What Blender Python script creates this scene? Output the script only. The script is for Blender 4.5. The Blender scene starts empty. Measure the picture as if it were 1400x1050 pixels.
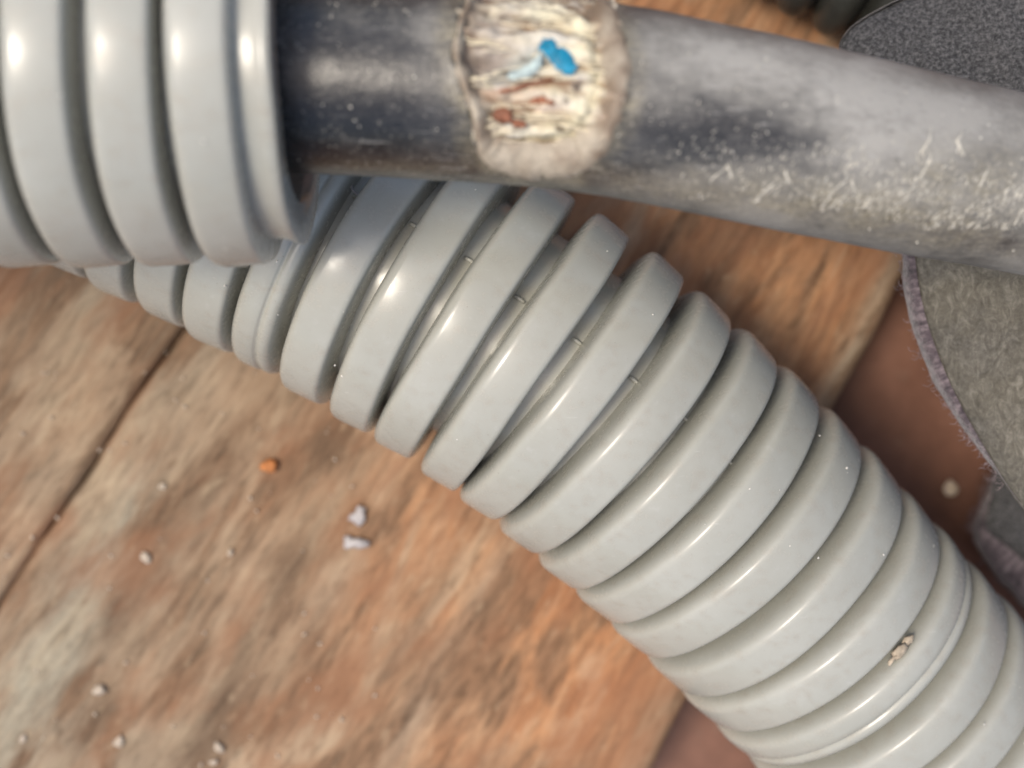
import bpy, bmesh, math, random
from mathutils import Vector, Matrix, noise
random.seed(11)
S = bpy.context.scene
COL = S.collection
R_ = math.radians
MM = 0.001

# ------------------------------------------------------------------ camera
F = 2000.0            # focal length in photo pixels (photo 1400 x 1050)
CAMH = 170.0          # mm above the planks
cam_d = bpy.data.cameras.new('camera'); cam = bpy.data.objects.new('camera', cam_d); COL.objects.link(cam)
cam.location = (0, 0, CAMH*MM); cam.rotation_euler = (0, 0, 0)
cam_d.sensor_width = 36; cam_d.lens = F/1400*36
cam_d.clip_start = 0.005; cam_d.clip_end = 100
cam_d.dof.use_dof = True; cam_d.dof.focus_distance = 0.134; cam_d.dof.aperture_fstop = 18
S.camera = cam

# ------------------------------------------------------------------ sky, sun, exposure
SUN_EL, SUN_AZ = 69.0, 190.0      # azimuth: direction towards the sun, degrees from +X anticlockwise
w = bpy.data.worlds.new('World'); S.world = w; w.use_nodes = True
nt = w.node_tree; bg = nt.nodes['Background']
sky = nt.nodes.new('ShaderNodeTexSky'); sky.sky_type = 'NISHITA'; sky.sun_disc = False; sky.dust_density = 4.0; sky.ozone_density = 0.7
sky.sun_elevation = R_(SUN_EL); sky.sun_rotation = R_(90-SUN_AZ)
nt.links.new(sky.outputs['Color'], bg.inputs['Color']); bg.inputs['Strength'].default_value = 0.15
sd = bpy.data.lights.new('sun', 'SUN'); so = bpy.data.objects.new('sun', sd); COL.objects.link(so)
sd.energy = 1.75; sd.angle = R_(15); sd.color = (1.0, 0.91, 0.77)
sdir = Vector((math.cos(R_(SUN_EL))*math.cos(R_(SUN_AZ)), math.cos(R_(SUN_EL))*math.sin(R_(SUN_AZ)), math.sin(R_(SUN_EL))))
so.rotation_euler = sdir.to_track_quat('Z', 'Y').to_euler()
S.view_settings.view_transform = 'Standard'; S.view_settings.look = 'None'
S.view_settings.exposure = 0.27; S.view_settings.gamma = 1

# ------------------------------------------------------------------ helpers
def P(px, py, depth):
    """photo measurement (pixel, distance below the lens in mm) -> place in mm, z up from the plank tops"""
    return Vector(((px-700)/F*depth, (525-py)/F*depth, CAMH-depth))
def tag(o, label=None, cat=None, group=None, kind=None):
    if label: o['label'] = label
    if cat: o['category'] = cat
    if group: o['group'] = group
    if kind: o['kind'] = kind
    return o
def empty(name, loc, label, cat, group=None):
    o = bpy.data.objects.new(name, None); COL.objects.link(o); o.location = Vector(loc)*MM
    o.empty_display_size = 0.01
    return tag(o, label, cat, group)
def mesh(name, verts, faces, mat, parent=None, smooth=True, cols=None, uvs=None, kind=None):
    """verts in mm, world; links ONE object"""
    off = Vector(parent['_base']) if parent is not None and '_base' in parent else Vector((0, 0, 0))
    me = bpy.data.meshes.new(name)
    me.from_pydata([(Vector(v)-off)*MM for v in verts], [], faces)
    if smooth: me.polygons.foreach_set('use_smooth', [True]*len(me.polygons))
    if cols is not None:
        a = me.color_attributes.new('tint', 'FLOAT_COLOR', 'POINT')
        flat = [c for q in cols for c in (q[0], q[1], q[2], 1.0)]
        a.data.foreach_set('color', flat)
    if uvs is not None:
        l = me.uv_layers.new(name='UVMap')
        vi = [0]*len(me.loops); me.loops.foreach_get('vertex_index', vi)
        l.data.foreach_set('uv', [c for i in vi for c in uvs[i]])
    me.validate(); me.update()
    me.materials.append(mat)
    o = bpy.data.objects.new(name, me); COL.objects.link(o)
    if parent is not None: o.parent = parent
    if kind: o['kind'] = kind
    return o
def based(o):          # remember where the empty stands (mm) so that its parts can be given in place
    o['_base'] = [c/MM for c in o.location]; return o
def catmull(pts, n):
    out = []; m = len(pts)
    for i in range(m-1):
        p0 = pts[max(i-1, 0)]; p1 = pts[i]; p2 = pts[i+1]; p3 = pts[min(i+2, m-1)]
        for k in range(n):
            t = k/n
            out.append(0.5*((2*p1)+(p2-p0)*t+(2*p0-5*p1+4*p2-p3)*t*t+(3*p1-p0-3*p2+p3)*t**3))
    out.append(pts[-1].copy()); return out
class Path:
    def __init__(s, pts):
        s.p = catmull(pts, 24); s.l = [0.0]
        for a, b in zip(s.p, s.p[1:]): s.l.append(s.l[-1]+(b-a).length)
        s.len = s.l[-1]
    def at(s, d):
        import bisect
        d = min(max(d, 0), s.len-1e-6); i = max(0, min(bisect.bisect_right(s.l, d)-1, len(s.p)-2))
        t = (d-s.l[i])/max(s.l[i+1]-s.l[i], 1e-9)
        return s.p[i].lerp(s.p[i+1], t)
    def frame(s, d):
        o = s.at(d); t = (s.at(d+1.2)-s.at(d-1.2)).normalized()
        u = t.cross(Vector((0, 0, 1))).normalized(); v = u.cross(t).normalized()
        return o, t, u, v
    def nearest(s, q):
        i = min(range(len(s.p)), key=lambda k: (s.p[k]-q).length_squared); return s.l[i]
def sweep_faces(n, m, wrap=True):
    f = []
    for i in range(n-1):
        for j in range(m if wrap else m-1):
            a = i*m+j; b = i*m+(j+1) % m
            f.append((a, b, b+m, a+m))
    return f
def N(x, y, z=0.0): return noise.noise(Vector((x, y, z)))
def fbm(x, y, z=0.0, o=4):
    return sum(noise.noise(Vector((x*2**i, y*2**i, z+7.3*i)))/2**i for i in range(o))
def lump(c, r, seed, stretch=(1, 1, 1), rot=0.0, sub=2, rough=0.35):
    bm = bmesh.new(); bmesh.ops.create_icosphere(bm, subdivisions=sub, radius=1)
    rm = Matrix.Rotation(rot, 3, 'Z'); V = []
    for v in bm.verts:
        k = 1+rough*fbm(v.co.x*1.3+seed*3.1, v.co.y*1.3, v.co.z*1.3+seed, 3)
        q = Vector((v.co.x*stretch[0], v.co.y*stretch[1], v.co.z*stretch[2]))*(r*k)
        V.append(rm @ q + Vector(c))
    Fc = [tuple(v.index for v in f.verts) for f in bm.faces]; bm.free(); return V, Fc
def join(parts):
    V = []; Fc = []
    for v, f in parts:
        b = len(V); V += v; Fc += [tuple(i+b for i in q) for q in f]
    return V, Fc
def thin_tube(pts, r0, r1=None, seg=5):
    r1 = r0 if r1 is None else r1; V = []; n = len(pts)
    for i, p in enumerate(pts):
        t = (pts[min(i+1, n-1)]-pts[max(i-1, 0)]).normalized()
        a = t.cross(Vector((0.13, 0.2, 1))); a = a.normalized() if a.length > 1e-6 else Vector((1, 0, 0)); b = a.cross(t)
        r = r0+(r1-r0)*i/(n-1)
        for k in range(seg):
            th = 2*math.pi*k/seg; V.append(p+a*(r*math.cos(th))+b*(r*math.sin(th)))
    Fc = sweep_faces(n, seg); Fc.append(tuple(range(seg))[::-1]); Fc.append(tuple((n-1)*seg+k for k in range(seg)))
    return V, Fc

# ------------------------------------------------------------------ materials
class M:
    def __init__(s, name):
        s.m = bpy.data.materials.new(name); s.m.use_nodes = True; s.t = s.m.node_tree
        s.b = s.t.nodes['Principled BSDF']
    def n(s, kind, **kw):
        q = s.t.nodes.new(kind)
        for k, v in kw.items():
            if k in q.inputs.keys(): q.inputs[k].default_value = v
            else: setattr(q, k, v)
        return q
    def l(s, a, b): s.t.links.new(a, b)
    def coord(s, scale=(1, 1, 1), out='Object', rot=(0, 0, 0)):
        c = s.n('ShaderNodeTexCoord'); mp = s.n('ShaderNodeMapping')
        k = 1000.0 if out == 'Object' else 1.0        # work in mm
        mp.inputs['Scale'].default_value = [q*k for q in scale]; mp.inputs['Rotation'].default_value = rot
        s.l(c.outputs[out], mp.inputs['Vector']); return mp.outputs['Vector']
    def noise(s, vec, scale, detail=4, rough=0.55, dist=0.0):
        q = s.n('ShaderNodeTexNoise', Scale=scale, Detail=detail, Roughness=rough, Distortion=dist)
        s.l(vec, q.inputs['Vector']); return q.outputs['Fac']
    def ramp(s, fac, stops, interp='LINEAR'):
        q = s.n('ShaderNodeValToRGB'); cr = q.color_ramp; cr.interpolation = interp
        while len(cr.elements) > 1: cr.elements.remove(cr.elements[-1])
        for i, (p, c) in enumerate(stops):
            e = cr.elements[0] if i == 0 else cr.elements.new(p)
            e.position = p; e.color = (c[0], c[1], c[2], 1) if isinstance(c, (tuple, list)) else (c, c, c, 1)
        s.l(fac, q.inputs['Fac']); return q.outputs['Color']
    def mix(s, fac, a, b, mode='MIX'):
        q = s.n('ShaderNodeMix', data_type='RGBA', blend_type=mode)
        for i, x in ((0, fac), (6, a), (7, b)):
            if isinstance(x, (int, float)): q.inputs[i].default_value = x
            elif isinstance(x, (tuple, list)): q.inputs[i].default_value = (x[0], x[1], x[2], 1)
            else: s.l(x, q.inputs[i])
        return q.outputs[2]
    def math(s, op, a, b=0.0):
        q = s.n('ShaderNodeMath', operation=op)
        for i, x in enumerate((a, b)):
            if isinstance(x, (int, float)): q.inputs[i].default_value = x
            else: s.l(x, q.inputs[i])
        return q.outputs[0]
    def bump(s, h, dist_mm, strength=1.0, prev=None):
        q = s.n('ShaderNodeBump', Strength=strength, Distance=dist_mm*MM); s.l(h, q.inputs['Height'])
        if prev is not None: s.l(prev, q.inputs['Normal'])
        s.l(q.outputs['Normal'], s.b.inputs['Normal']); return q.outputs['Normal']
    def set(s, key, v):
        if isinstance(v, (int, float)): s.b.inputs[key].default_value = v
        elif isinstance(v, (tuple, list)): s.b.inputs[key].default_value = (v[0], v[1], v[2], 1)
        else: s.l(v, s.b.inputs[key])

def mat_plastic():
    a = M('grey_conduit_plastic'); v = a.coord()
    n1 = a.noise(v, 0.09, 4); n2 = a.noise(v, 0.7, 6, 0.68); n3 = a.noise(v, 4.0, 3, 0.6)
    sc = a.noise(a.coord((0.25, 2.6, 1.0), rot=(0, 0, R_(35))), 1.2, 4, 0.6)
    c = a.ramp(n1, [(0.3, (0.37, 0.37, 0.322)), (0.7, (0.432, 0.432, 0.382))])
    c = a.mix(a.ramp(n2, [(0.50, 0.0), (0.72, 0.5)]), c, (0.33, 0.30, 0.245))      # thin dust
    c = a.mix(a.ramp(n2, [(0.28, 0.35), (0.40, 0.0)]), c, (0.49, 0.485, 0.455))      # rubbed paler
    c = a.mix(a.ramp(n3, [(0.69, 0.0), (0.76, 0.75)]), c, (0.24, 0.21, 0.165))      # flecks
    c = a.mix(a.ramp(sc, [(0.68, 0.0), (0.76, 0.4)]), c, (0.60, 0.59, 0.55))       # scuffs
    a.set('Base Color', c); a.set('Roughness', a.ramp(n2, [(0.3, 0.16), (0.7, 0.33)]))
    a.bump(a.noise(v, 0.25, 1), 0.06, 0.4)
    return a.m
def mat_rubber():
    a = M('dusty_black_rubber'); v = a.coord()
    at = a.n('ShaderNodeAttribute', attribute_name='tint'); sp = a.n('ShaderNodeSeparateColor'); a.l(at.outputs['Color'], sp.inputs[0])
    n2 = a.noise(v, 0.9, 6, 0.68); n3 = a.noise(v, 3.0, 4, 0.6); n4 = a.noise(a.coord((0.5, 2.0, 2.0), rot=(0, 0, R_(50))), 1.3, 4, 0.65); n5 = a.noise(a.coord((0.18, 2.2, 2.2), rot=(0, 0, R_(14))), 1.1, 5, 0.7, 0.4)
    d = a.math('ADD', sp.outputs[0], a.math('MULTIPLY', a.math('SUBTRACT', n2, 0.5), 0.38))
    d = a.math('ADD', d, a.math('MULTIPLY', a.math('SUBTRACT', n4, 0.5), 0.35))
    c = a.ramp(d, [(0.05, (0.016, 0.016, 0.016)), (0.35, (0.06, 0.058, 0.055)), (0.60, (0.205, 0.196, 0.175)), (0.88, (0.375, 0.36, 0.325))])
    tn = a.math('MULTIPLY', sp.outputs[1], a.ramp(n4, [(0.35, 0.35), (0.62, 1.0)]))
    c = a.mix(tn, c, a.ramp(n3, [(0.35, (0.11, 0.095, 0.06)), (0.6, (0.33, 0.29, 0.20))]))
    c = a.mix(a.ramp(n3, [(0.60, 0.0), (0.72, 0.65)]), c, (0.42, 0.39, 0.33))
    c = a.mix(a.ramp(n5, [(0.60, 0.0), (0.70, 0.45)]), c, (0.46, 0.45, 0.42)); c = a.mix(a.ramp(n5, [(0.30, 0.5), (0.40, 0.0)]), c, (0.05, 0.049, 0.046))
    a.set('Base Color', c); a.set('Roughness', a.ramp(d, [(0.2, 0.24), (0.7, 0.6)])); a.set('Specular IOR Level', 0.6)
    p = a.bump(n2, 0.12, 0.6); a.bump(n3, 0.05, 0.6, p)
    return a.m
def mat_tint(name, rough=0.7, spec=0.3, fine=2.2, sss=0.0, bump=0.12):
    a = M(name); at = a.n('ShaderNodeAttribute', attribute_name='tint'); v = a.coord()
    n = a.noise(v, fine, 5, 0.65)
    c = a.mix(0.65, at.outputs['Color'], a.ramp(n, [(0.3, 0.55), (0.7, 1.0)]), 'MULTIPLY')
    a.set('Base Color', c); a.set('Roughness', rough); a.set('Specular IOR Level', spec)
    if sss: a.set('Subsurface Weight', sss); a.b.inputs['Subsurface Radius'].default_value = (0.0012, 0.0008, 0.0005)
    a.bump(n, bump, 0.8); return a.m
def mat_wood():
    a = M('weathered_plank_wood'); at = a.n('ShaderNodeAttribute', attribute_name='tint')
    sp = a.n('ShaderNodeSeparateColor'); a.l(at.outputs['Color'], sp.inputs[0])
    v = a.coord((0.075, 0.36, 1), 'UV'); vf = a.coord((0.24, 1.25, 1), 'UV'); vv = a.coord((1, 1, 1), 'UV'); vs = a.coord((0.35, 0.9, 1), 'UV')
    g1 = a.noise(v, 1.0, 6, 0.6, 0.8); g2 = a.noise(vf, 1.0, 5, 0.65, 0.5); bl = a.noise(vv, 0.055, 5, 0.6, 0.5); sk = a.noise(vs, 0.6, 6, 0.7, 0.4)
    c = a.ramp(g1, [(0.30, (0.22, 0.14, 0.092)), (0.45, (0.33, 0.225, 0.155)), (0.58, (0.40, 0.285, 0.20)), (0.72, (0.46, 0.35, 0.255))])
    c = a.mix(sp.outputs[1], c, a.ramp(g1, [(0.28, (0.27, 0.125, 0.063)), (0.48, (0.41, 0.215, 0.115)), (0.70, (0.50, 0.30, 0.175))]))
    c = a.mix(sp.outputs[0], c, a.ramp(sk, [(0.3, (0.27, 0.235, 0.19)), (0.7, (0.45, 0.415, 0.345))]))
    st = a.noise(a.coord((0.04, 0.15, 1), 'UV'), 1.0, 5, 0.6, 0.6)
    c = a.mix(a.ramp(st, [(0.48, 0.0), (0.58, 0.85)]), c, a.ramp(g2, [(0.3, (0.13, 0.08, 0.05)), (0.7, (0.27, 0.165, 0.105))]))
    c = a.mix(a.ramp(st, [(0.36, 0.5), (0.46, 0.0)]), c, a.ramp(g2, [(0.3, (0.37, 0.29, 0.21)), (0.7, (0.55, 0.46, 0.35))]))
    c = a.mix(a.ramp(bl, [(0.47, 0.0), (0.62, 0.45)]), c, (0.23, 0.15, 0.10))
    c = a.mix(a.math('MULTIPLY', sp.outputs[2], a.ramp(sk, [(0.25, 1.0), (0.75, 0.4)])), c, (0.14, 0.09, 0.06))
    c = a.mix(0.5, c, a.ramp(g2, [(0.34, 0.45), (0.50, 0.97), (0.70, 1.2)]), 'MULTIPLY')
    fl = a.noise(a.coord((0.36, 1.05, 1), 'UV'), 1.0, 4, 0.6, 0.3)
    c = a.mix(a.ramp(fl, [(0.58, 0.0), (0.72, 0.35)]), c, (0.54, 0.43, 0.31))
    c = a.mix(a.ramp(fl, [(0.30, 0.45), (0.41, 0.0)]), c, (0.17, 0.11, 0.07))
    rd = a.noise(a.coord((0.05, 0.11, 1), 'UV'), 1.0, 4, 0.6)
    c = a.mix(a.ramp(rd, [(0.50, 0.0), (0.64, 0.5)]), c, (0.31, 0.145, 0.08))
    c = a.mix(1.0, c, a.mix(sp.outputs[1], (0.86, 0.84, 0.755), (0.98, 0.92, 0.82)), 'MULTIPLY')
    a.set('Base Color', c); a.set('Roughness', 0.8); a.set('Specular IOR Level', 0.25)
    a.bump(g2, 0.12, 0.6); return a.m
def mat_floor():
    a = M('red_brown_painted_floor'); v = a.coord()
    n = a.noise(v, 0.07, 6, 0.65); n2 = a.noise(v, 0.35, 5)
    c = a.ramp(n, [(0.32, (0.095, 0.036, 0.02)), (0.5, (0.17, 0.07, 0.04)), (0.68, (0.25, 0.115, 0.072))])
    a.set('Base Color', a.mix(a.ramp(n2, [(0.6, 0.0), (0.8, 0.4)]), c, (0.20, 0.13, 0.09)))
    a.set('Roughness', 0.5); a.bump(n2, 0.15, 0.4); return a.m
def mat_foam():
    a = M('speckled_foam_coating'); v = a.coord()
    at = a.n('ShaderNodeAttribute', attribute_name='tint'); sp = a.n('ShaderNodeSeparateColor'); a.l(at.outputs['Color'], sp.inputs[0])
    n = a.noise(v, 2.7, 4, 0.68); n2 = a.noise(v, 0.22, 5, 0.6); n3 = a.noise(v, 4.0, 3, 0.7); sw = a.noise(a.coord((0.6, 0.3, 0.6), rot=(0, 0, R_(-12))), 1.7, 6, 0.68, 1.2)
    c = a.ramp(n, [(0.34, (0.026, 0.026, 0.027)), (0.5, (0.066, 0.065, 0.066)), (0.68, (0.14, 0.137, 0.137))])
    c = a.mix(a.ramp(n3, [(0.66, 0.0), (0.76, 0.5)]), c, (0.36, 0.35, 0.33))
    du = a.ramp(sw, [(0.3, (0.085, 0.077, 0.060)), (0.5, (0.135, 0.123, 0.098)), (0.7, (0.23, 0.212, 0.175))])
    du = a.mix(0.35, du, a.ramp(n, [(0.35, 0.55), (0.6, 1.1)]), 'MULTIPLY')
    f = a.math('MULTIPLY', sp.outputs[0], a.ramp(n2, [(0.3, 0.65), (0.6, 1.0)]))
    c = a.mix(f, c, du)
    a.set('Base Color', c); a.set('Roughness', 0.85); a.set('Specular IOR Level', 0.25)
    a.bump(n, 0.25, 0.8); return a.m
def mat_knit():
    a = M('purple_grey_knit'); v = a.coord(); u = a.coord((1, 1, 1), 'UV')
    n = a.noise(v, 1.5, 5, 0.72); k = a.noise(a.coord((1.5, 0.5, 1), 'UV'), 1.0, 4, 0.6, 0.6)
    h = a.math('ADD', a.math('MULTIPLY', k, 0.55), a.math('MULTIPLY', n, 0.45))
    a.set('Base Color', a.ramp(h, [(0.36, (0.03, 0.024, 0.028)), (0.5, (0.105, 0.082, 0.09)), (0.64, (0.25, 0.205, 0.21))]))
    a.set('Roughness', 0.95); a.set('Specular IOR Level', 0.1); a.set('Sheen Weight', 0.4)
    a.bump(h, 0.6, 0.9); return a.m
def mat_plain(name, col, rough=0.6, var=0.25, sc=1.5, metal=0.0, spec=0.4):
    a = M(name); v = a.coord(); n = a.noise(v, sc, 4)
    a.set('Base Color', a.ramp(n, [(0.3, tuple(q*(1-var) for q in col)), (0.7, tuple(min(1, q*(1+var)) for q in col))]))
    a.set('Roughness', rough); a.set('Metallic', metal); a.set('Specular IOR Level', spec); a.bump(n, 0.1, 0.5); return a.m
PLASTIC = mat_plastic(); RUBBER = mat_rubber(); WOOD = mat_wood(); FLOOR = mat_floor(); FOAM = mat_foam(); KNIT = mat_knit()
FILLER = mat_tint('fibrous_cable_filler', 0.5, 0.4, 1.0, 0.0, 0.15)
TORN = mat_tint('torn_sheath_plastic', 0.5, 0.45, 1.4, 0.0, 0.25)
BLUE = mat_plain('blue_insulation', (0.01, 0.22, 0.36), 0.45, 0.35)
TEAL = mat_plain('pale_teal_insulation', (0.46, 0.55, 0.53), 0.6, 0.35)
COPPER = mat_plain('tarnished_copper', (0.30, 0.125, 0.07), 0.6, 0.5, 1.2, 0.15)
BLACKR = mat_plain('black_hose_rubber', (0.035, 0.036, 0.031), 0.42, 0.3, 0.4)
TAN = mat_plain('pale_scuffed_dust', (0.56, 0.53, 0.45), 0.8, 0.3, 1.2)
CREAM = mat_plain('pale_crumb', (0.50, 0.42, 0.33), 0.75, 0.3)
ORANGE = mat_plain('orange_crumb', (0.50, 0.19, 0.06), 0.75, 0.25)
WHITE = mat_plain('white_plastic', (0.40, 0.375, 0.37), 0.4, 0.35, 1.5)
STONE = mat_plain('pale_pebble', (0.72, 0.60, 0.46), 0.8, 0.2)
DUST = mat_plain('white_dust', (0.70, 0.68, 0.62), 0.8, 0.1)

# ------------------------------------------------------------------ floor and planks
FZ = -17.0
fl = mesh('floor', [(-1500, -1500, FZ), (1500, -1500, FZ), (1500, 1500, FZ), (-1500, 1500, FZ)], [(0, 1, 2, 3)], FLOOR, smooth=False)
tag(fl, kind='structure')
deck = bpy.data.objects.new('deck', None); COL.objects.link(deck); tag(deck, kind='structure'); deck.empty_display_size = 0.01
PXMM = F/CAMH
def wood_xy(px, py): return Vector(((px-700)/PXMM, (525-py)/PXMM))
def seam_x(py): return 240-0.667*(py-460)
def edge_x(py): return 1240-0.508*(py-370)
def blob(px, py, cx, cy, rx, ry, ang=0.0):
    c, s = math.cos(ang), math.sin(ang); x, y = px-cx, py-cy
    return math.exp(-(((x*c+y*s)/rx)**2+((-x*s+y*c)/ry)**2))
GA = R_(-60)     # grain direction in the photograph
def stains(px, py):
    n = fbm(px*0.006, py*0.006, 3.0, 4)*0.5
    grey = 0.36*max(0, 1-px/650.0) if px < 650 else 0.0
    grey += 0.95*blob(px, py, 75, 900, 150, 45, GA)+0.55*blob(px, py, 165, 700, 80, 26, GA)
    grey += 0.5*blob(px, py, 600, 920, 260, 22, GA)+0.35*blob(px, py, 460, 790, 170, 18, GA)
    grey += 0.35*blob(px, py, 280, 420, 60, 120, GA)
    grey += 0.9*max(0, 1-abs(px-edge_x(py)+18)/34.0)                 # worn grey arris
    orange = min(1, max(0, (px-260)/520.0))*0.95+0.4*blob(px, py, 520, 760, 130, 50, GA)
    orange += 0.9*blob(px, py, 628, 880, 50, 16, R_(80))+0.5*blob(px, py, 15, 720, 60, 40)
    dark = 0.75*blob(px, py, 185, 800, 150, 32, GA)+0.8*blob(px, py, 130, 985, 60, 22, GA)+0.55*blob(px, py, 395, 780, 150, 30, GA)
    dark += 0.6*blob(px, py, 300, 970, 150, 24, GA)+0.7*blob(px, py, 455, 610, 45, 42)+0.35*blob(px, py, 300, 640, 80, 22, GA)
    dark += 0.5*blob(px, py, 990, 370, 80, 14, GA)+0.45*blob(px, py, 560, 870, 140, 10, GA)+0.4*blob(px, py, 850, 960, 120, 9, GA)
    dark += 0.9*max(0, 1-abs(px-edge_x(py)+6)/14.0)
    dark += 0.55*max(0, 1-abs(px-seam_x(py))/9.0)
    f = lambda q: min(1, max(0, q*(1+1.1*n)+0.25*n*min(1, q*4)))
    return f(grey), f(orange), min(1, 1.45*f(dark))
def plank(lx, rx, seed, label=None, du=1.0, dv=0.8):
    """a board lying between the lines lx(py) and rx(py) of the deck; own relief, worn arrises"""
    y0, y1 = -560, 1650
    nu = int((y1-y0)/PXMM*1.15/du); width = abs(rx(0)-lx(0))*0.87/PXMM; nv = int(width/dv)
    V = []; C = []; U = []
    th = 14.0
    for i in range(nu+1):
        py = y0+(y1-y0)*i/nu
        for j in range(nv+1):
            t = j/nv; px = lx(py)+(rx(py)-lx(py))*t
            wob = 0.45*N(py*0.01, seed, 1.7)+0.18*N(py*0.045, seed, 5.1)
            q = wood_xy(px, py); vv = t*width; uu = py/PXMM*1.15
            e = min(vv, width-vv)
            sx = 1 if t < 0.5 else -1
            gap = 0.10*max(0, 1-e/2.0)
            relief = 0.22*fbm(uu*0.035, vv*0.22+seed*9, 0.4, 3)+0.05*fbm(uu*0.10, vv*0.9+seed, 2.4, 3)
            crack = N(uu*0.012+seed, vv*0.33, 8.0)
            if abs(crack) < 0.035: relief -= 0.35*(1-abs(crack)/0.035)
            z = relief-0.7*math.exp(-e/0.4)-0.25
            V.append((q.x+wob*max(0, 1-e/6.0)*0.9+sx*gap, q.y, min(z, 0.12))); C.append(stains(px, py)); U.append((uu+seed*37, vv+seed*53))
    m = nv+1; Fc = [(a, a+m, a+m+1, a+1) for i in range(nu) for j in range(nv) for a in (i*m+j,)]
    per = [i*m for i in range(nu+1)]+[nu*m+j for j in range(1, m)]+[i*m+nv for i in range(nu-1, -1, -1)]+[j for j in range(nv-1, 0, -1)]
    b = len(V)
    for k in per:
        x, y, z = V[k]; V.append((x, y, -th)); C.append(C[k]); U.append((U[k][0], U[k][1]+3))
    n = len(per)
    for k in range(n):
        k2 = (k+1) % n; Fc.append((per[k2], per[k], b+k, b+k2))
    Fc.append(tuple(b+k for k in range(n)))
    o = mesh('plank', V, Fc, WOOD, deck, True, C, U)
    bm = bmesh.new(); bm.from_mesh(o.data); bmesh.ops.recalc_face_normals(bm, faces=bm.faces); bm.to_mesh(o.data); bm.free()
    if label: o['label'] = label
    return o
plank(seam_x, edge_x, 1.0)
plank(lambda y: seam_x(y)-1150, seam_x, 2.0)
# bearers under the boards keep them off the floor
for px, py in ((300, -420), (300, 1500)):
    c = wood_xy(px, py); V = []
    for dx, dy, z in [(x, y, z) for z in (FZ, -14.3) for x, y in ((-90, -14), (90, -14), (90, 14), (-90, 14))]:
        V.append((c.x+dx, c.y+dy, z))
    mesh('bearer', V, [(3, 2, 1, 0), (4, 5, 6, 7), (0, 1, 5, 4), (1, 2, 6, 5), (2, 3, 7, 6), (3, 0, 4, 7)], WOOD, deck, False,
         [(0.3, 0.2, 0.3)]*8, [(v[0], v[1]) for v in V])

# ------------------------------------------------------------------ corrugated hoses
PROFILE = [(-2.80, 11.2), (-2.72, 12.0), (-2.60, 13.2), (-2.48, 14.2), (-2.34, 14.95), (-2.20, 15.38), (-2.02, 15.70), (-1.82, 15.88), (-1.58, 15.99), (-1.2, 16.03),
           (0.0, 15.95), (1.65, 15.80), (1.88, 15.73), (2.06, 15.6), (2.16, 15.36), (2.22, 15.0), (2.27, 14.0), (2.31, 12.6), (2.35, 11.2)]
SPLIT = PROFILE[:10]+[(-0.3, 15.97), (0.20, 15.90), (0.45, 15.75), (0.58, 15.5), (0.74, 15.62), (1.0, 15.78), (1.4, 15.74), (1.75, 15.55), (1.92, 15.2), (2.05, 14.7), (2.12, 13.8), (2.18, 12.6), (2.24, 11.2)]
def rib(path, d, parent, mat, seed, prof=PROFILE, k=1.0, ka=1.0, seg=112):
    o, t, u, v = path.frame(d); V = []
    rnd = random.Random(seed); ph = [rnd.uniform(0, 6.28) for _ in range(6)]; tl = rnd.uniform(-0.012, 0.012); tl2 = rnd.uniform(-0.012, 0.012)
    for a, r in prof:
        for j in range(seg):
            f = 2*math.pi*j/seg; s, c = math.sin(f), math.cos(f)
            rr = r+(r-12.0)/4*(0.05*math.sin(2*f+ph[0])+0.035*math.sin(3*f+ph[1])+0.025*math.sin(7*f+ph[2])+0.05*N(s*2+seed, c*2, a*0.3))
            aa = a+0.06*math.sin(2*f+ph[3])+0.04*math.sin(5*f+ph[4])+0.07*N(s*1.7+seed*1.3, c*1.7, 3.0)+tl*r*s+tl2*r*c
            V.append(o+t*(aa*ka)+(u*s+v*c)*(rr*k))
    return mesh('rib', V, sweep_faces(len(prof), seg), mat, parent)
def hose_wall(path, d0, d1, parent, mat, r=11.8, thick=0.6, k=1.0, flare=0.0, collar=0.0, name='inner_wall', seg=112, cut_slant=0.0):
    n = max(8, int((d1-d0)/0.8)); V = []
    rings = []
    for i in range(n+1):
        d = d0+(d1-d0)*i/n; e = d1-d
        cl = min(1, max(0, (4.3-e)/1.4)); rings.append((d, r+collar*cl*cl*(3-2*cl)+flare*math.exp(-e/0.55), i))
    rings.append((d1, r+collar+flare-0.15, n)); rings.append((d1+0.02, r+collar+flare-0.55, n))
    for i in range(n, -1, -1):
        d = d0+(d1-d0)*i/n; rings.append((d, r-thick-0.25, i))
    for q, (d, rr, i) in enumerate(rings):
        o, t, u, v = path.frame(d)
        for j in range(seg):
            f = 2*math.pi*j/seg; s, c = math.sin(f), math.cos(f)
            wv = 0.03*N(s*2, c*2, d*0.35)
            sl = cut_slant*(0.5*s+0.28*N(s*2.2, c*2.2, 4.4))*max(0, 1-(d1-d)/2.0)
            V.append(o+t*sl+(u*s+v*c)*((rr+wv)*k))
    return mesh(name, V, sweep_faces(len(rings), seg), mat, parent)
def specks(path, d0, d1, rad, parent, n, size, f0=-1.3, f1=1.3, name='dust_specks', mat=DUST, pitch=None):
    parts = []
    for i in range(n):
        d = random.uniform(d0, d1); f = random.uniform(f0, f1); o, t, u, v = path.frame(d)
        p = o+(u*math.sin(f)+v*math.cos(f))*rad
        parts.append(lump(p, random.uniform(0.4, 1.0)**2*size, i, (1.4, 1, 0.6), random.uniform(0, 3), 0 if size < 0.2 else 1))
    V, Fc = join(parts); return mesh(name, V, Fc, mat, parent, kind='stuff')

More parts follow.
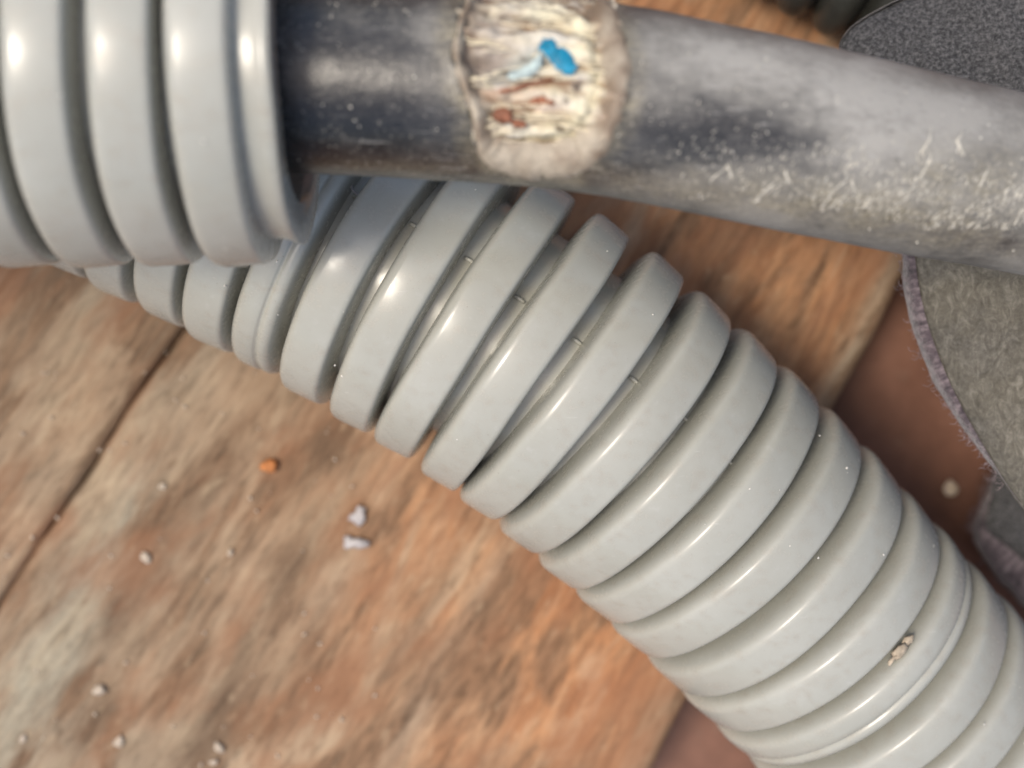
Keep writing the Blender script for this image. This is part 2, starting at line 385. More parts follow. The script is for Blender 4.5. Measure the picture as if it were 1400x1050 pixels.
# long conduit lying diagonally on the boards
LC = [(-420, -95, 151), (-250, -15, 151), (-60, 68, 151), (90, 133, 151), (165, 171, 151), (238, 208, 151), (314, 246, 150.8), (383, 282, 150.5), (452, 318, 150.2), (518, 357, 149.9), (585, 397, 149.6), (651, 437, 149.5),
      (716, 481, 149.5), (779, 527, 149.8), (839, 576, 150.4), (897, 626, 151.2), (953, 677, 152.2), (1007, 729, 153.3), (1057, 780, 154.5), (1105, 830, 155.8), (1152, 879, 157.2),
      (1240, 972, 160.2), (1330, 1070, 163.5), (1480, 1230, 168), (1600, 1360, 170)]
lp = Path([P(*q) for q in LC])
base = P(716, 481, 166)
lc = based(empty('corrugated_conduit', base, 'long grey corrugated conduit lying diagonally across the boards under the black cable', 'conduit', 'grey corrugated conduits'))
PITCH = 5.78
d_ref = lp.nearest(P(716, 481, 153))
hose_wall(lp, 0.5, lp.len-0.5, lc, PLASTIC)
k0 = -int((d_ref-3)/PITCH); k1 = int((lp.len-3-d_ref)/PITCH)
valleys = []
for k in range(k0, k1+1):
    d = d_ref+k*PITCH+random.uniform(-0.12, 0.12)
    rib(lp, d, lc, PLASTIC, 100+k, SPLIT if k in (8, -4) else PROFILE)
    valleys.append(d+PITCH/2)
# moulding line: a small raised nub across each groove
parts = []
for i, d in enumerate(valleys):
    o, t, u, v = lp.frame(d); f = -0.33+0.04*math.sin(i*1.3)
    for df, rr, ln in ((0, 11.95, 0.55),):
        nn = u*math.sin(f+df)+v*math.cos(f+df); c = o+nn*rr
        parts.append(thin_tube([c-t*ln, c-t*ln*0.3+nn*0.12, c+t*ln*0.3+nn*0.12, c+t*ln], 0.2, 0.18, 6))
V, Fc = join(parts); mesh('mould_seam', V, Fc, PLASTIC, lc)
specks(lp, d_ref-45, d_ref+70, 15.98, lc, 45, 0.11, -1.0, 0.8)

# upper conduit, its cut end letting the cable out
UA = Path([P(-900, 102, 117), P(-500, 98, 117), P(-100, 93, 117), P(250, 90, 117), P(420, 89, 117)])
def ua_x(x):      # distance along the upper axis for a given x (mm)
    return min((abs(UA.p[i].x-x), UA.l[i]) for i in range(len(UA.p)))[1]
END = UA.nearest(Vector((-17.3, UA.p[-1].y, 53.0)))
import bisect
def d_at_x(x):
    i = bisect.bisect_right([q.x for q in UA.p], x)-1
    return UA.l[i]+(x-UA.p[i].x)/(UA.p[i+1].x-UA.p[i].x)*(UA.l[i+1]-UA.l[i])
END = d_at_x(-17.2)
uc = based(empty('corrugated_conduit', P(0, 90, 133), 'short grey corrugated conduit with its cut end open around the black cable', 'conduit', 'grey corrugated conduits'))
hose_wall(UA, 1, END, uc, PLASTIC, r=11.9, flare=0.55, collar=1.9, cut_slant=0.5)
dl = d_at_x(-21.9)
k = 0
while dl-k*PITCH > 4:
    rib(UA, dl-k*PITCH, uc, PLASTIC, 300+k); k += 1
specks(UA, END-25, END-1, 15.98, uc, 14, 0.12)

# ------------------------------------------------------------------ black cable
CR = 7.55
CC = [(-500, 92, 117), (-100, 96, 117), (150, 100, 117), (300, 104, 117), (420, 108, 117), (600, 116, 117), (750, 127, 117), (860, 142, 117), (960, 162, 117.5), (1050, 181, 118), (1150, 202, 119.5),
      (1240, 221, 121.5), (1330, 239, 124), (1420, 257, 126), (1600, 292, 130), (1900, 350, 135)]
cp = Path([P(*q) for q in CC])
ROT = lambda f: f
WOUND = [(650, -40), (640, 5), (628, 40), (624, 75), (634, 112), (650, 150), (656, 190), (670, 214), (700, 226), (742, 231), (785, 224), (812, 206), (832, 176), (846, 138), (850, 95), (842, 48), (828, 8), (815, -25), (770, -60), (690, -60)]
WP = [Vector(p) for p in WOUND]
def wound_sd(px, py):
    """signed distance in photo px to the wound outline (negative inside)"""
    q = Vector((px, py)); best = 1e9; inside = False; n = len(WP)
    for i in range(n):
        a, b = WP[i], WP[(i+1) % n]; ab = b-a; t = max(0, min(1, (q-a).dot(ab)/ab.length_squared))
        best = min(best, (q-a-ab*t).length)
        if (a.y > py) != (b.y > py) and px < (b.x-a.x)*(py-a.y)/(b.y-a.y)+a.x: inside = not inside
    return -best if inside else best
def px_of(p):
    z = CAMH-p.z; return 700+p.x/z*F, 525-p.y/z*F
cab = based(empty('cable', P(900, 150, 125), 'thick black cable with a ragged hole exposing its pale filling and a blue wire', 'cable'))
SEG = 144; step = 0.28; n = int((cp.len-1)/step); V = []
fr0 = cp.nearest(P(560, 114, 117)); fr1 = cp.nearest(P(930, 156, 117))
ds = []; d = 0.5
while d < cp.len-0.5:
    ds.append(d); d += 0.22 if fr0 < d < fr1 else 0.7
for d in ds:
    o, t, u, v = cp.frame(d)
    for j in range(SEG):
        f = 2*math.pi*j/SEG; s, c = math.sin(f), math.cos(f)
        nn = u*s+v*c; r = CR+0.05*fbm(d*0.12, s*1.5, c*1.5, 3)+0.03*N(d*0.6, s*4, c*4)
        if fr0 < d < fr1 and c > -0.35:
            x, y = px_of(o+nn*CR); sdv = wound_sd(x, y)+7*N(x*0.03, y*0.03, 2.2)
            if sdv < 3: r -= 2.6*min(1, (3-sdv)/6.0)
            elif sdv < 26: r += 0.28*(1-sdv/26.0)**2
        V.append(o+nn*r)
Fc = sweep_faces(len(ds), SEG); Fc.append(tuple(range(SEG))[::-1]); Fc.append(tuple((len(ds)-1)*SEG+j for j in range(SEG)))
def dust_glare_at(x, y):
    '''where grey scuffing and tan dirt lie, plus painted-in sky glare and warm light below'''
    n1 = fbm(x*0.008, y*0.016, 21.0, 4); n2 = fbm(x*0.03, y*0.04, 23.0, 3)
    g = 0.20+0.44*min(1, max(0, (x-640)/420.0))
    g += 0.22*blob(x, y, 1090, 92, 170, 26, R_(13))+0.2*blob(x, y, 930, 70, 90, 45)+0.15*blob(x, y, 1280, 150, 140, 40, R_(12))+0.25*blob(x, y, 600, 80, 50, 90)  # sky glare on the upper side painted in among the scuffs
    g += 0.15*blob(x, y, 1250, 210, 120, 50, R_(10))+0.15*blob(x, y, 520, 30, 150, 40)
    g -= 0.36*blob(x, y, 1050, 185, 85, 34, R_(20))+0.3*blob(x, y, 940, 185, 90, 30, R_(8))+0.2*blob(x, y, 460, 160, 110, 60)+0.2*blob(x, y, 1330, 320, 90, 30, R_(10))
    t = 0.75*max(0, 1-abs(wound_sd(x, y)-8)/34.0)*(1+n1)+0.8*blob(x, y, 1180, 290, 200, 30, R_(12))+0.45*blob(x, y, 930, 262, 160, 16, R_(8))+0.6*blob(x, y, 1330, 250, 110, 55)+0.3*blob(x, y, 560, 232, 130, 12)  # tan dirt, with warm light along the lower edge painted in
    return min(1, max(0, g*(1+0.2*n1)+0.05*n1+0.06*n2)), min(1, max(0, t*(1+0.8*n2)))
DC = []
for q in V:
    x, y = px_of(q); g, t_ = dust_glare_at(x, y); DC.append((g, t_, 0))
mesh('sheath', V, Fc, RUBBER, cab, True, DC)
def on_cable(px, py, lift=0.0):
    """point of the sheath surface that the photograph shows at (px, py)"""
    lo, best = None, 1e9
    d = cp.nearest(P(px, 108 if px < 600 else 108+(px-600)*0.175, 118)); tx, ty = px, py; f = 0.0
    for it in range(14):
        o, t, u, v = cp.frame(d)
        nn = u*math.sin(f)+v*math.cos(f); q = o+nn*CR; z = CAMH-q.z
        x, y = px_of(q); xu, yu = px_of(o+u*CR); x0, y0 = px_of(o)
        W = Vector((xu-x0, yu-y0)); wl = W.length; W = W/wl; T = Vector((-W.y, W.x)); T = T if T.x > 0 else -T
        E = Vector((px-x, py-y))
        d += E.dot(T)/F*z*0.9
        f = max(-1.45, min(1.45, f+0.8*E.dot(W)/(wl*max(0.3, math.cos(f)))))
    nn = u*math.sin(f)+v*math.cos(f)
    return o+nn*(CR+lift), nn, t
# the filling seen in the hole
V = []; C = []; idx = {}; Fc = []
du = 0.16; nd = int((fr1-fr0)/du); nf = 110; f0, f1 = -1.9, 1.45
for i in range(nd):
    d = fr0+i*du; o, t, u, v = cp.frame(d)
    for j in range(nf):
        f = f0+(f1-f0)*j/(nf-1); nn = u*math.sin(f)+v*math.cos(f); x, y = px_of(o+nn*6.9)
        sdv = wound_sd(x, y)
        if sdv > 9: continue
        arc = f*CR
        fib = fbm(d*0.13+2, arc*0.85+0.7*N(d*0.35, arc*0.3, 1), 1.0, 3)
        blobn = fbm(d*0.5, arc*0.5, 6.0, 3)
        r = 6.75+0.65*fib+0.5*blobn
        r -= 1.0*blob(x, y, 662, 88, 34, 30)                    # hollow at the left
        r += 0.45*blob(x, y, 820, 100, 36, 80)                   # cream lip of inner sheath, right
        r += 0.35*blob(x, y, 740, 35, 90, 20)
        r -= 0.45*max(0, 1-abs(sdv+30)/12.0)*(1 if x > 760 or y > 190 else 0.5); r += 0.35*max(0, 1+sdv/16.0)
        nA = 0.5+0.5*fbm(d*0.3+9, arc*0.9, 3.3, 4); nB = 0.5+0.6*fbm(d*0.4, arc*0.95, 12.0, 3)
        cream = Vector((0.78, 0.68, 0.44)); white = Vector((0.80, 0.76, 0.68)); tan = Vector((0.30, 0.20, 0.12)); grey = Vector((0.34, 0.29, 0.26)); rust = Vector((0.42, 0.20, 0.11))
        c = white.lerp(cream, min(1, max(0, nA)))
        c = c.lerp(tan, min(1, max(0, (0.60-nB)*2.8+(-fib)*1.5)))
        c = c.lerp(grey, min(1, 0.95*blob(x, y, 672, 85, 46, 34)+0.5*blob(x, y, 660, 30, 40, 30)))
        c = c.lerp(Vector((0.50, 0.58, 0.56)), min(1, 0.8*blob(x, y, 715, 92, 40, 15, R_(-20))))
        c = c.lerp(rust, min(1, max(0, nB+0.1)*(0.9*blob(x, y, 700, 124, 62, 6, R_(-8))+0.7*blob(x, y, 740, 146, 40, 12, R_(10)))))
        arc = math.hypot((x-735)/80.0, (y-105)/88.0); c = c.lerp(Vector((0.86, 0.79, 0.56)), min(1, 0.9*math.exp(-((arc-0.98)/0.13)**2)*max(0, min(1, (x-690)/60.0))*(0.7+0.6*nB)))
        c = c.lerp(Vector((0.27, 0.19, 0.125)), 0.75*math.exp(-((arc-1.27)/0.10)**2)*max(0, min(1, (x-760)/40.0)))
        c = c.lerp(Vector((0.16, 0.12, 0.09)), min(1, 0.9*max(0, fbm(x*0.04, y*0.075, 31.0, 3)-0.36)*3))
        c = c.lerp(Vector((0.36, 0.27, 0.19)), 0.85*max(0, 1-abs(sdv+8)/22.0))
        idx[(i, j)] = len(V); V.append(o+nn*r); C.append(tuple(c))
for (i, j), a in idx.items():
    q = [(i, j), (i+1, j), (i+1, j+1), (i, j+1)]
    if all(k in idx for k in q): Fc.append(tuple(idx[k] for k in q))
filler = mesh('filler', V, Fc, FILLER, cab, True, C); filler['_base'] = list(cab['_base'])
# torn rim of the sheath
def ring_loop():
    pts = []
    for i in range(len(WP)):
        for k in range(8):
            p0, p1, p2, p3 = WP[i-1], WP[i], WP[(i+1) % len(WP)], WP[(i+2) % len(WP)]; t = k/8
            pts.append(0.5*((2*p1)+(p2-p0)*t+(2*p0-5*p1+4*p2-p3)*t*t+(3*p1-p0-3*p2+p3)*t**3))
    return pts
loop = ring_loop(); V = []; C = []; NP = len(loop)
PR = [(-24, -0.75), (-16, -0.25), (-9, 0.12), (-2, 0.30), (5, 0.26), (11, 0.08), (15, -0.12)]     # (px outward, mm lift)
ctr = Vector((745, 90))
for i, p in enumerate(loop):
    t = (loop[(i+1) % NP]-loop[i-1]).normalized(); nrm = Vector((t.y, -t.x))
    if nrm.dot(p-ctr) < 0: nrm = -nrm
    wd = 0.95+0.4*N(i*0.11, 3.0)+0.2*max(0, min(1, (p.y-170)/40))-0.5*max(0, min(1, (690-p.x)/40))*max(0, min(1, (215-p.y)/40))
    for kx, lf in PR:
        q = p+nrm*(kx*wd+4*N(i*0.25, kx*0.1, 9.0))
        b, nn, _ = on_cable(q.x, q.y, lf+0.16*N(i*0.3, kx*0.2, 1.0)); V.append(b)
        m = 0.5+0.8*fbm(q.x*0.022, q.y*0.03, 4.0, 5)
        c = Vector((0.27, 0.205, 0.145)).lerp(Vector((0.52, 0.45, 0.345)), max(0, min(1, m*1.3-0.1+0.3*max(0, min(1, (p.y-170)/40))-0.3*max(0, min(1, (p.x-790)/40)))))
        k_ = 0 if kx < 8 else (0.15 if kx < 12 else 0.65); k_ = min(1, max(0, k_+0.5*N(q.x*0.05, q.y*0.05, 7.0)*(kx > 8)))
        C.append(tuple(c.lerp(Vector((0.07, 0.062, 0.052)), k_)))
m = len(PR); Fc = []
for i in range(NP):
    for j in range(m-1):
        a = i*m+j; b = ((i+1) % NP)*m+j; Fc.append((a, b, b+1, a+1))
mesh('torn_edge', V, Fc, TORN, cab, True, C)
def smear(name, pts, width, mat, lift, seed, thick=0.35):
    """a torn scrap lying in the hole: strip through photo points"""
    path = catmull([Vector((a, b, 0)) for a, b in pts], 8); V = []
    m = 9
    for i, p in enumerate(path):
        t = (path[min(i+1, len(path)-1)]-path[max(i-1, 0)]).normalized(); nr = Vector((t.y, -t.x, 0)); e = i/(len(path)-1)
        wd = width*(math.sin(math.pi*min(1, max(0, 0.08+0.84*e)))**0.6)*(1+0.35*N(i*0.4, seed))
        for j in range(m):
            s = -1+2*j/(m-1); q = p+nr*(wd*s)
            b, nn, _ = on_cable(q.x, q.y, lift+thick*(1-s*s)-0.12+0.3*N(i*0.5, s*2, seed)); V.append(b)
    return mesh(name, V, sweep_faces(len(path), m, False), mat, filler)
smear('blue_wire', [(738, 57), (754, 62), (766, 74), (776, 88), (787, 94)], 15, BLUE, -0.28, 1.0, 0.2)
smear('teal_scrap', [(694, 104), (712, 100), (730, 90), (740, 72)], 8, TEAL, -0.25, 2.0, 0.25)
smear('copper_strand', [(674, 157), (686, 160), (699, 164)], 12, COPPER, -0.3, 3.0, 0.4)
smear('copper_strand', [(695, 165), (706, 172), (718, 176)], 6, COPPER, -0.5, 4.0, 0.3)
smear('copper_strand', [(682, 126), (705, 121), (730, 113), (757, 107)], 4, COPPER, -0.42, 5.0, 0.3)
smear('copper_strand', [(724, 143), (742, 137), (758, 143)], 6, COPPER, -0.5, 6.0, 0.3)
# frayed fibres round and inside the hole
parts = []
for i in range(70):
    x = random.uniform(640, 850); y = random.uniform(5, 222)
    if wound_sd(x, y) > -6: continue
    L = random.uniform(20, 70); a = random.gauss(0.05, 0.16); pts = []
    for k in range(5):
        e = k/4; b, nn, _ = on_cable(x+L*(e-0.5)*math.cos(a), y+L*(e-0.5)*math.sin(a)+2*math.sin(e*3+i), -0.75+0.3*random.random()); pts.append(b)
    parts.append(thin_tube(pts, random.uniform(0.05, 0.13), 0.03, 5))
V, Fc = join(parts); mesh('frayed_fibres', V, Fc, mat_plain('pale_fibre', (0.74, 0.66, 0.48), 0.7, 0.3, 0.7), cab, kind='stuff')
# scuffs: pale scraped strokes on the lower side
def stroke(pts, r): return thin_tube([on_cable(x+random.gauss(0, 2), y+random.gauss(0, 2), -0.03)[0] for x, y in pts], r*1.0, r*0.4, 6)
parts = []
for cx, cy in ((985, 243), (1062, 251), (1152, 262)):
    parts += [stroke([(cx-28, cy+22), (cx-8, cy+2), (cx+12, cy-18)], 0.13), stroke([(cx-20, cy+24), (cx-2, cy+8), (cx+14, cy-4)], 0.09),
              stroke([(cx+12, cy-18), (cx+16, cy-4), (cx+14, cy+10)], 0.12), stroke([(cx-24, cy+25), (cx-32, cy+27)], 0.15), stroke([(cx+14, cy-4), (cx+26, cy+8)], 0.07)]
parts += [stroke([(916, 262), (930, 240), (944, 226)], 0.07), stroke([(940, 252), (944, 232)], 0.07), stroke([(1262, 212), (1270, 190), (1273, 172)], 0.14), stroke([(1255, 240), (1268, 222), (1276, 205)], 0.13),
          stroke([(1318, 215), (1312, 195), (1318, 178)], 0.20), stroke([(1340, 255), (1352, 232), (1362, 208)], 0.12), stroke([(1200, 285), (1232, 262), (1262, 246)], 0.11), stroke([(1368, 276), (1378, 262), (1388, 250)], 0.12)]
V, Fc = join(parts); mesh('scuff_marks', V, Fc, TAN, cab)
parts = []
for i in range(620):
    x = 880+520*random.random()**0.55; base_y = 330 if x > 1250 else 250+(x-880)*0.2
    y = base_y-15-abs(random.gauss(0, 42)); L = random.uniform(2, 13)*(1.0 if x > 1150 else 0.6); a = random.gauss(-0.95, 0.35)
    b = on_cable(x, y, 0.0)[0]; c = on_cable(x+L*math.cos(a), y+L*math.sin(a), 0.0)[0]
    if (b-c).length < 0.02: continue
    parts.append(thin_tube([b, b.lerp(c, 0.5), c], random.uniform(0.03, 0.09), 0.02, 4))
for i in range(90):
    x = random.uniform(1110, 1400); y = 108+(x-600)*0.19+random.gauss(15, 45)
    if not 0 < y < 118+(x-600)*0.22+85: continue
    p, nn, t = on_cable(x, y, -0.02)
    V, Fc = lump((0, 0, 0), random.uniform(0.08, 0.26), i, (1.0, 0.7, 0.9), 0, 1, 0.8); b3 = t.cross(nn)
    parts.append(([p+(t*q[0]*0.6+b3*q[1]*1.5)+nn*(q[2]*0.18) for q in V], Fc))
for i in range(75):
    x = random.uniform(400, 1400); c0 = 108+(max(0, x-600))*0.175; y = c0+random.uniform(-110, 115)
    if wound_sd(x, y) < 14: continue
    parts.append(lump(on_cable(x, y, 0.0)[0], random.uniform(0.04, 0.11), i, (1.5, 1, 0.7), random.random()*3, 0))
V, Fc = join(parts); mesh('dust_specks', V, Fc, TAN, cab, kind='stuff')

# ------------------------------------------------------------------ work glove behind the cable
gl = based(empty('work_glove', P(1480, 420, 187), 'grey foam coated work glove with purple knit sides behind the black cable', 'glove'))
def closed_spline(pts, n=10):
    out = []; m = len(pts); Q = [Vector(p) for p in pts]
    for i in range(m):
        p0, p1, p2, p3 = Q[i-1], Q[i], Q[(i+1) % m], Q[(i+2) % m]
        for k in range(n):
            t = k/n; out.append(0.5*((2*p1)+(p2-p0)*t+(2*p0-5*p1+4*p2-p3)*t*t+(3*p1-p0-3*p2+p3)*t**3))
    return out
def glove_piece(outline, depth, dome, centre, band, band_drop, foot, coat_name, seed, parent):
    """outline: (px, py, knit width px) of the coated face; knit sides run from its edge down to depth foot"""
    pts = closed_spline(outline, 12); n = len(pts); V = []; U = []
    ctr = Vector(centre); rings = 34
    for q in range(rings+1):
        e = q/rings; kk = 1-e
        for i, p in enumerate(pts):
            xy = Vector((p[0], p[1])).lerp(ctr, e**1.4)
            dist = (xy-Vector((p[0], p[1]))).length/F*depth            # mm from the edge
            h = dome*(1-math.exp(-dist/7.0))+0.9*(1-math.exp(-dist/0.6))
            a = P(xy.x, xy.y, depth); h += 0.28*fbm(a.x*0.22, a.y*0.22, seed, 4)+0.16*N(a.x*1.1, a.y*1.1, seed+4)*min(1, dist)
            V.append(P(xy.x, xy.y, depth)+Vector((0, 0, h-0.9)))
    Fc = sweep_faces(rings+1, n)
    b = len(V)
    for i, p in enumerate(pts): V.append(P(p[0], p[1], depth+1.5)+Vector((0, 0, 0)))
    for i in range(n): Fc.append((i, b+i, b+(i+1) % n, (i+1) % n))
    dc = [(min(1, max(0, (px_of(q)[1]-200)/130.0))*(1.0 if depth < 160 else 0.0), 0, 0) for q in V]  # lower finger gets no pale tone: its shade is put into the colour
    coat = mesh(coat_name, V, Fc, FOAM, parent, True, dc); coat['_base'] = list(parent['_base'])
    # knit
    V = []; U = []
    prof = [(0.0, 0.3, 0), (0.45, 0.12*band_drop, 1), (0.85, 0.35*band_drop, 1), (1.0, 0.65*band_drop, 1), (0.9, band_drop, 1), (0.2, band_drop*1.4+0.5, 1), (-2.2, band_drop*1.9+2, 0)]
    L = 0
    for i, p in enumerate(pts):
        tt = Vector((pts[(i+1) % n][0]-pts[i-1][0], pts[(i+1) % n][1]-pts[i-1][1])).normalized(); nr = Vector((tt.y, -tt.x))
        if nr.dot(Vector((p[0], p[1]))-ctr) < 0: nr = -nr
        L += (Vector((p[0]-pts[i-1][0], p[1]-pts[i-1][1]))).length/F*depth if i else 0
        for a, dz, ns in prof:
            wdt = max(p[2]*0.86, 0.6) if a >= 0 else 22.0
            xy = Vector((p[0], p[1]))+nr*(a*wdt*(1+0.10*N(L*0.5, dz, seed)))
            z = Vector((0, 0, 0.12*N(L*2.3, dz*2, seed)))
            V.append(P(xy.x, xy.y, depth+dz)+z*ns); U.append((L, dz))
    m = len(prof); Fc = []
    for i in range(n):
        for j in range(m-1):
            a = i*m+j; c = ((i+1) % n)*m+j; Fc.append((a, a+1, c+1, c))
    # foot: the body of the glove narrows under itself down to what it lies on
    b = len(V)
    for i, p in enumerate(pts):
        xy = Vector((p[0], p[1])).lerp(ctr, 0.55); V.append(P(xy.x, xy.y, foot)); U.append((i*0.5, 30))
    for i in range(n):
        i2 = (i+1) % n; Fc.append((i*m+m-1, b+i, b+i2, i2*m+m-1))
    Fc.append(tuple(b+i for i in range(n)))
    kn = mesh('knit_side', V, Fc, KNIT, coat, True, None, U)
    return coat, kn, pts
OUT1 = [(1150, 62, 1), (1160, 42, 1), (1180, 26, 1), (1212, 8, 1), (1262, -18, 1), (1330, -70, 2), (1480, -110, 4), (1640, -40, 4), (1720, 200, 4), (1700, 500, 4), (1620, 720, 4), (1520, 770, 3),
        (1440, 738, 2), (1400, 694, 2), (1372, 655, 3), (1345, 610, 10), (1318, 562, 17), (1292, 508, 23), (1270, 448, 26), (1257, 395, 25), (1250, 345, 19), (1243, 290, 16), (1228, 230, 12), (1196, 150, 8), (1162, 95, 4)]
_, kn1, pts1 = glove_piece(OUT1, 143.0, 4.6, (1480, 330), None, 5.0, 186.8, 'coated_palm', 5.0, gl)
OUT2 = [(1366, 640, 3), (1356, 676, 8), (1347, 712, 16), (1352, 728, 28), (1378, 748, 44), (1412, 778, 52), (1470, 830, 50), (1560, 900, 40), (1680, 920, 20), (1740, 820, 8), (1680, 690, 6), (1560, 640, 4), (1450, 622, 3), (1395, 622, 3)]
_, kn2, pts2 = glove_piece(OUT2, 173.0, 1.2, (1540, 760), None, 5.0, 186.8, 'coated_finger', 9.0, gl)
# loose fuzz on the knit edge
parts = []
for i in range(420):
    p = random.choice([q for q in pts1 if q[2] > 2.5 and q[1] > 330] + [q for q in pts2 if q[2] > 3 and q[0] < 1450])
    two = p in pts2; dep = 173.0 if two else 143.0; ctr = Vector((1480, 330)) if not two else Vector((1540, 760))
    o2 = (Vector((p[0], p[1]))-ctr).normalized()
    a0 = random.uniform(0.2, 1.0)*p[2]; x, y = p[0]+o2.x*a0+random.uniform(-6, 6), p[1]+o2.y*a0+random.uniform(-6, 6)
    dz = random.uniform(1.0, 4.0); L = random.uniform(4, 15); an = math.atan2(o2.y, o2.x)+random.gauss(0, 0.8)
    a = P(x, y, dep+dz); b = P(x+L*0.6*math.cos(an), y+L*0.6*math.sin(an), dep+dz+random.uniform(-.4, .4)); c = P(x+L*math.cos(an+0.5), y+L*math.sin(an+0.5), dep+dz+random.uniform(-.6, .6))
    parts.append(thin_tube([a, b, c], 0.045, 0.02, 3))
V, Fc = join(parts); mesh('fuzz', V, Fc, mat_plain('purple_grey_fibre', (0.30, 0.24, 0.25), 0.9, 0.3), gl, kind='stuff')

# ------------------------------------------------------------------ dark ribbed hose at the top edge
BH = Path([P(560, -400, 159.6), P(800, -273, 159.6), P(1000, -167, 159.6), P(1199, -62, 159.6), P(1290, -14, 159.8), P(1345, 15, 160)])
bh = based(empty('ribbed_hose', P(1100, -115, 169.5), 'black ribbed hose with fat ridges at the top edge beside the speckled glove', 'hose'))
hose_wall(BH, 0.5, BH.len-0.5, bh, BLACKR, r=12.4, k=0.62)
PB = [(-2.7, 12.2), (-2.4, 13.2), (-2.0, 14.4), (-1.4, 15.4), (-0.6, 15.95), (0.2, 16.0), (1.0, 15.8), (1.7, 15.1), (2.2, 14.1), (2.5, 13.1), (2.7, 12.2)]
dref = BH.nearest(P(1199, -62, 159.6)); pb = 4.6
k = -int((dref-3)/pb)
while dref+k*pb < BH.len-3:
    rib(BH, dref+k*pb-1.2, bh, BLACKR, 500+k, PB, 0.625, 0.86, 72); k += 1

# ------------------------------------------------------------------ crumbs, chips
def thing(name, vf, mat, label, cat, group=None):
    V, Fc = vf; c = Vector((0, 0, 0))
    for v in V: c += Vector(v)
    c /= len(V); zmin = min(v[2] for v in V); c.z = zmin
    me_o = mesh(name, [Vector(v)-c for v in V], Fc, mat); me_o.location = c*MM
    return tag(me_o, label, cat, group)
def on_wood(px, py, h=0.0):
    q = wood_xy(px, py); return Vector((q.x, q.y, h))
def chip(px, py, L, W, T, rot, seed):
    """small bent flake"""
    V = []; c = on_wood(px, py, 0.0); n = 7; m = 4
    for side in (0, 1):
        for i in range(n):
            for j in range(m):
                x = (i/(n-1)-0.5)*L*(1+0.5*N(j*0.9, seed, 3)); y = ((j/(m-1)-0.5)*(1+0.5*N(i*0.7, seed))+0.25*N(i*0.5, seed, 5))*W*(1-0.55*(i/(n-1))**2); z = 0.35*L*(0.25-(x/L)**2)+(T if side == 0 else 0)+0.08*N(i, j, seed)
                cr, sr = math.cos(rot), math.sin(rot); V.append(c+Vector((x*cr-y*sr, x*sr+y*cr, z+0.05)))
    b = n*m; Fc = [(i*m+j, (i+1)*m+j, (i+1)*m+j+1, i*m+j+1) for i in range(n-1) for j in range(m-1)]
    Fc += [tuple(reversed([k+b for k in f])) for f in Fc[:]]
    per = [i*m for i in range(n)]+[(n-1)*m+j for j in range(1, m)]+[i*m+m-1 for i in range(n-2, -1, -1)]+[j for j in range(m-2, 0, -1)]
    Fc += [(per[(k+1) % len(per)], per[k], per[k]+b, per[(k+1) % len(per)]+b) for k in range(len(per))]
    return V, Fc
thing('plastic_chip', chip(488, 742, 2.9, 1.3, 0.5, R_(-6), 1.0), WHITE, 'white curled plastic chip on the boards, the lower of the close pair', 'chip', 'white chips on the boards')
thing('plastic_chip', chip(491, 704, 2.1, 1.7, 0.4, R_(60), 2.0), WHITE, 'small dull white chip just above the curled chip on the boards', 'chip', 'white chips on the boards')
thing('crumb', lump(on_wood(368, 636, 0.25), 0.85, 4, (1.15, 0.9, 0.5), 0.6, 2, 0.7), ORANGE, 'bright orange crumb on the bare brown boards', 'crumb')
thing('crumb', lump(on_wood(513, 550, 0.3), 0.6, 14, (1.3, 1, 0.6)), mat_plain('pink_crumb', (0.45, 0.22, 0.15), 0.8), 'reddish brown crumb on the board close to the conduit ribs', 'crumb')
fp = P(1300, 668, 186.4)
thing('pebble', lump(fp, 0.95, 7, (1, 1, 0.8), 0, 3, 0.2), STONE, 'round pale pebble on the dark red floor beside the glove', 'pebble')
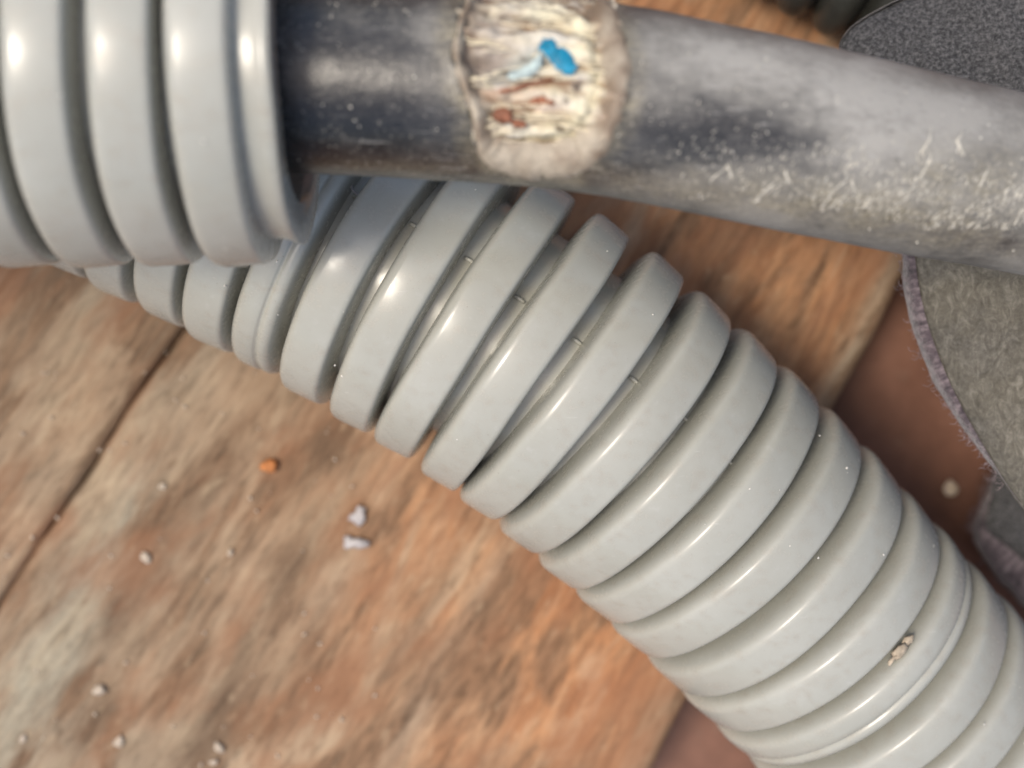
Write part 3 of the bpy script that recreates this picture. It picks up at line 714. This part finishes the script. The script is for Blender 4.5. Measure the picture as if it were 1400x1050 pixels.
crumbs = [(137, 943, 0.8, 'largest pale crumb on the boards, at the foot of the grey weathered patch'), (163, 1014, 0.75, 'pale pinkish crumb near the bottom edge, below the largest crumb'),
          (300, 1022, 0.7, 'rightmost of the pale crumbs along the bottom edge of the boards'), (292, 1042, 0.55, 'small crumb at the very bottom edge, under the rightmost pale crumb'),
          (32, 1009, 0.55, 'cream crumb on the grey patch in the lower left corner of the boards'), (200, 763, 0.8, 'pale crumb on the dark brown streak right of the board joint'),
          (223, 664, 0.5, 'highest pale crumb on the boards, near the joint and left of the orange crumb'), (315, 755, 0.45, 'lone pale crumb on the boards left of the white chips')]
for i, (x, y, r, lab) in enumerate(crumbs):
    thing('crumb', lump(on_wood(x, y, r*0.2), r*0.7, 20+i, (1.35, 0.9, 0.5), i*1.1, 2, 0.7), CREAM, lab, 'crumb', 'pale crumbs on the boards')
parts = []
for i in range(80):
    x, y = random.uniform(-60, 520), random.uniform(480, 1080)
    parts.append(lump(on_wood(x, y, 0.02), random.uniform(0.06, 0.2), i, (1.6, 1, 0.4), i, 0))
V, Fc = join(parts); grit = mesh('grit', V, Fc, CREAM); tag(grit, 'fine pale grit strewn over the weathered boards', 'grit', None, 'stuff')
# thin curled shaving on the ribs beside the cable
o, t, u, v = lp.frame(lp.nearest(P(520, 352, 153)))
c = P(497, 252, 138.4); pts = [c+Vector((1.15*math.cos(a), 1.15*math.sin(a), 0.25+0.1*math.sin(a*2))) for a in [R_(150+20*k) for k in range(9)]]
thing('shaving', thin_tube(pts, 0.13, 0.1, 6), WHITE, 'thin white curled shaving on the conduit ribs just under the cable', 'shaving')
best = None
o, t, u, v = lp.frame(d_ref+7.5*PITCH+0.15)
for k in range(-60, 61):
    q = o+(u*math.sin(k*0.02)+v*math.cos(k*0.02))*15.35; x, y = px_of(q); e = abs(x-1266)+abs(y-893)
    if best is None or e < best[0]: best = (e, q, k*0.02)
along = -u*math.cos(best[2])+v*math.sin(best[2]); c = best[1]; ra = math.atan2(along.y, along.x)
thing('crumb', join([lump(c, 0.62, 41, (1.6, 0.8, 0.7), ra, 2, 0.7), lump(c+along*1.3, 0.45, 42, (1.6, 0.8, 0.6), ra, 2, 0.7), lump(c-along*1.1, 0.35, 43, (1.8, 0.7, 0.6), ra, 2, 0.7)]), mat_plain('sandy_crumb', (0.42, 0.35, 0.26), 0.8, 0.3), 'sandy crumb wedged in a groove of the diagonal conduit', 'crumb')
for o in bpy.data.objects:
    if '_base' in o: del o['_base']
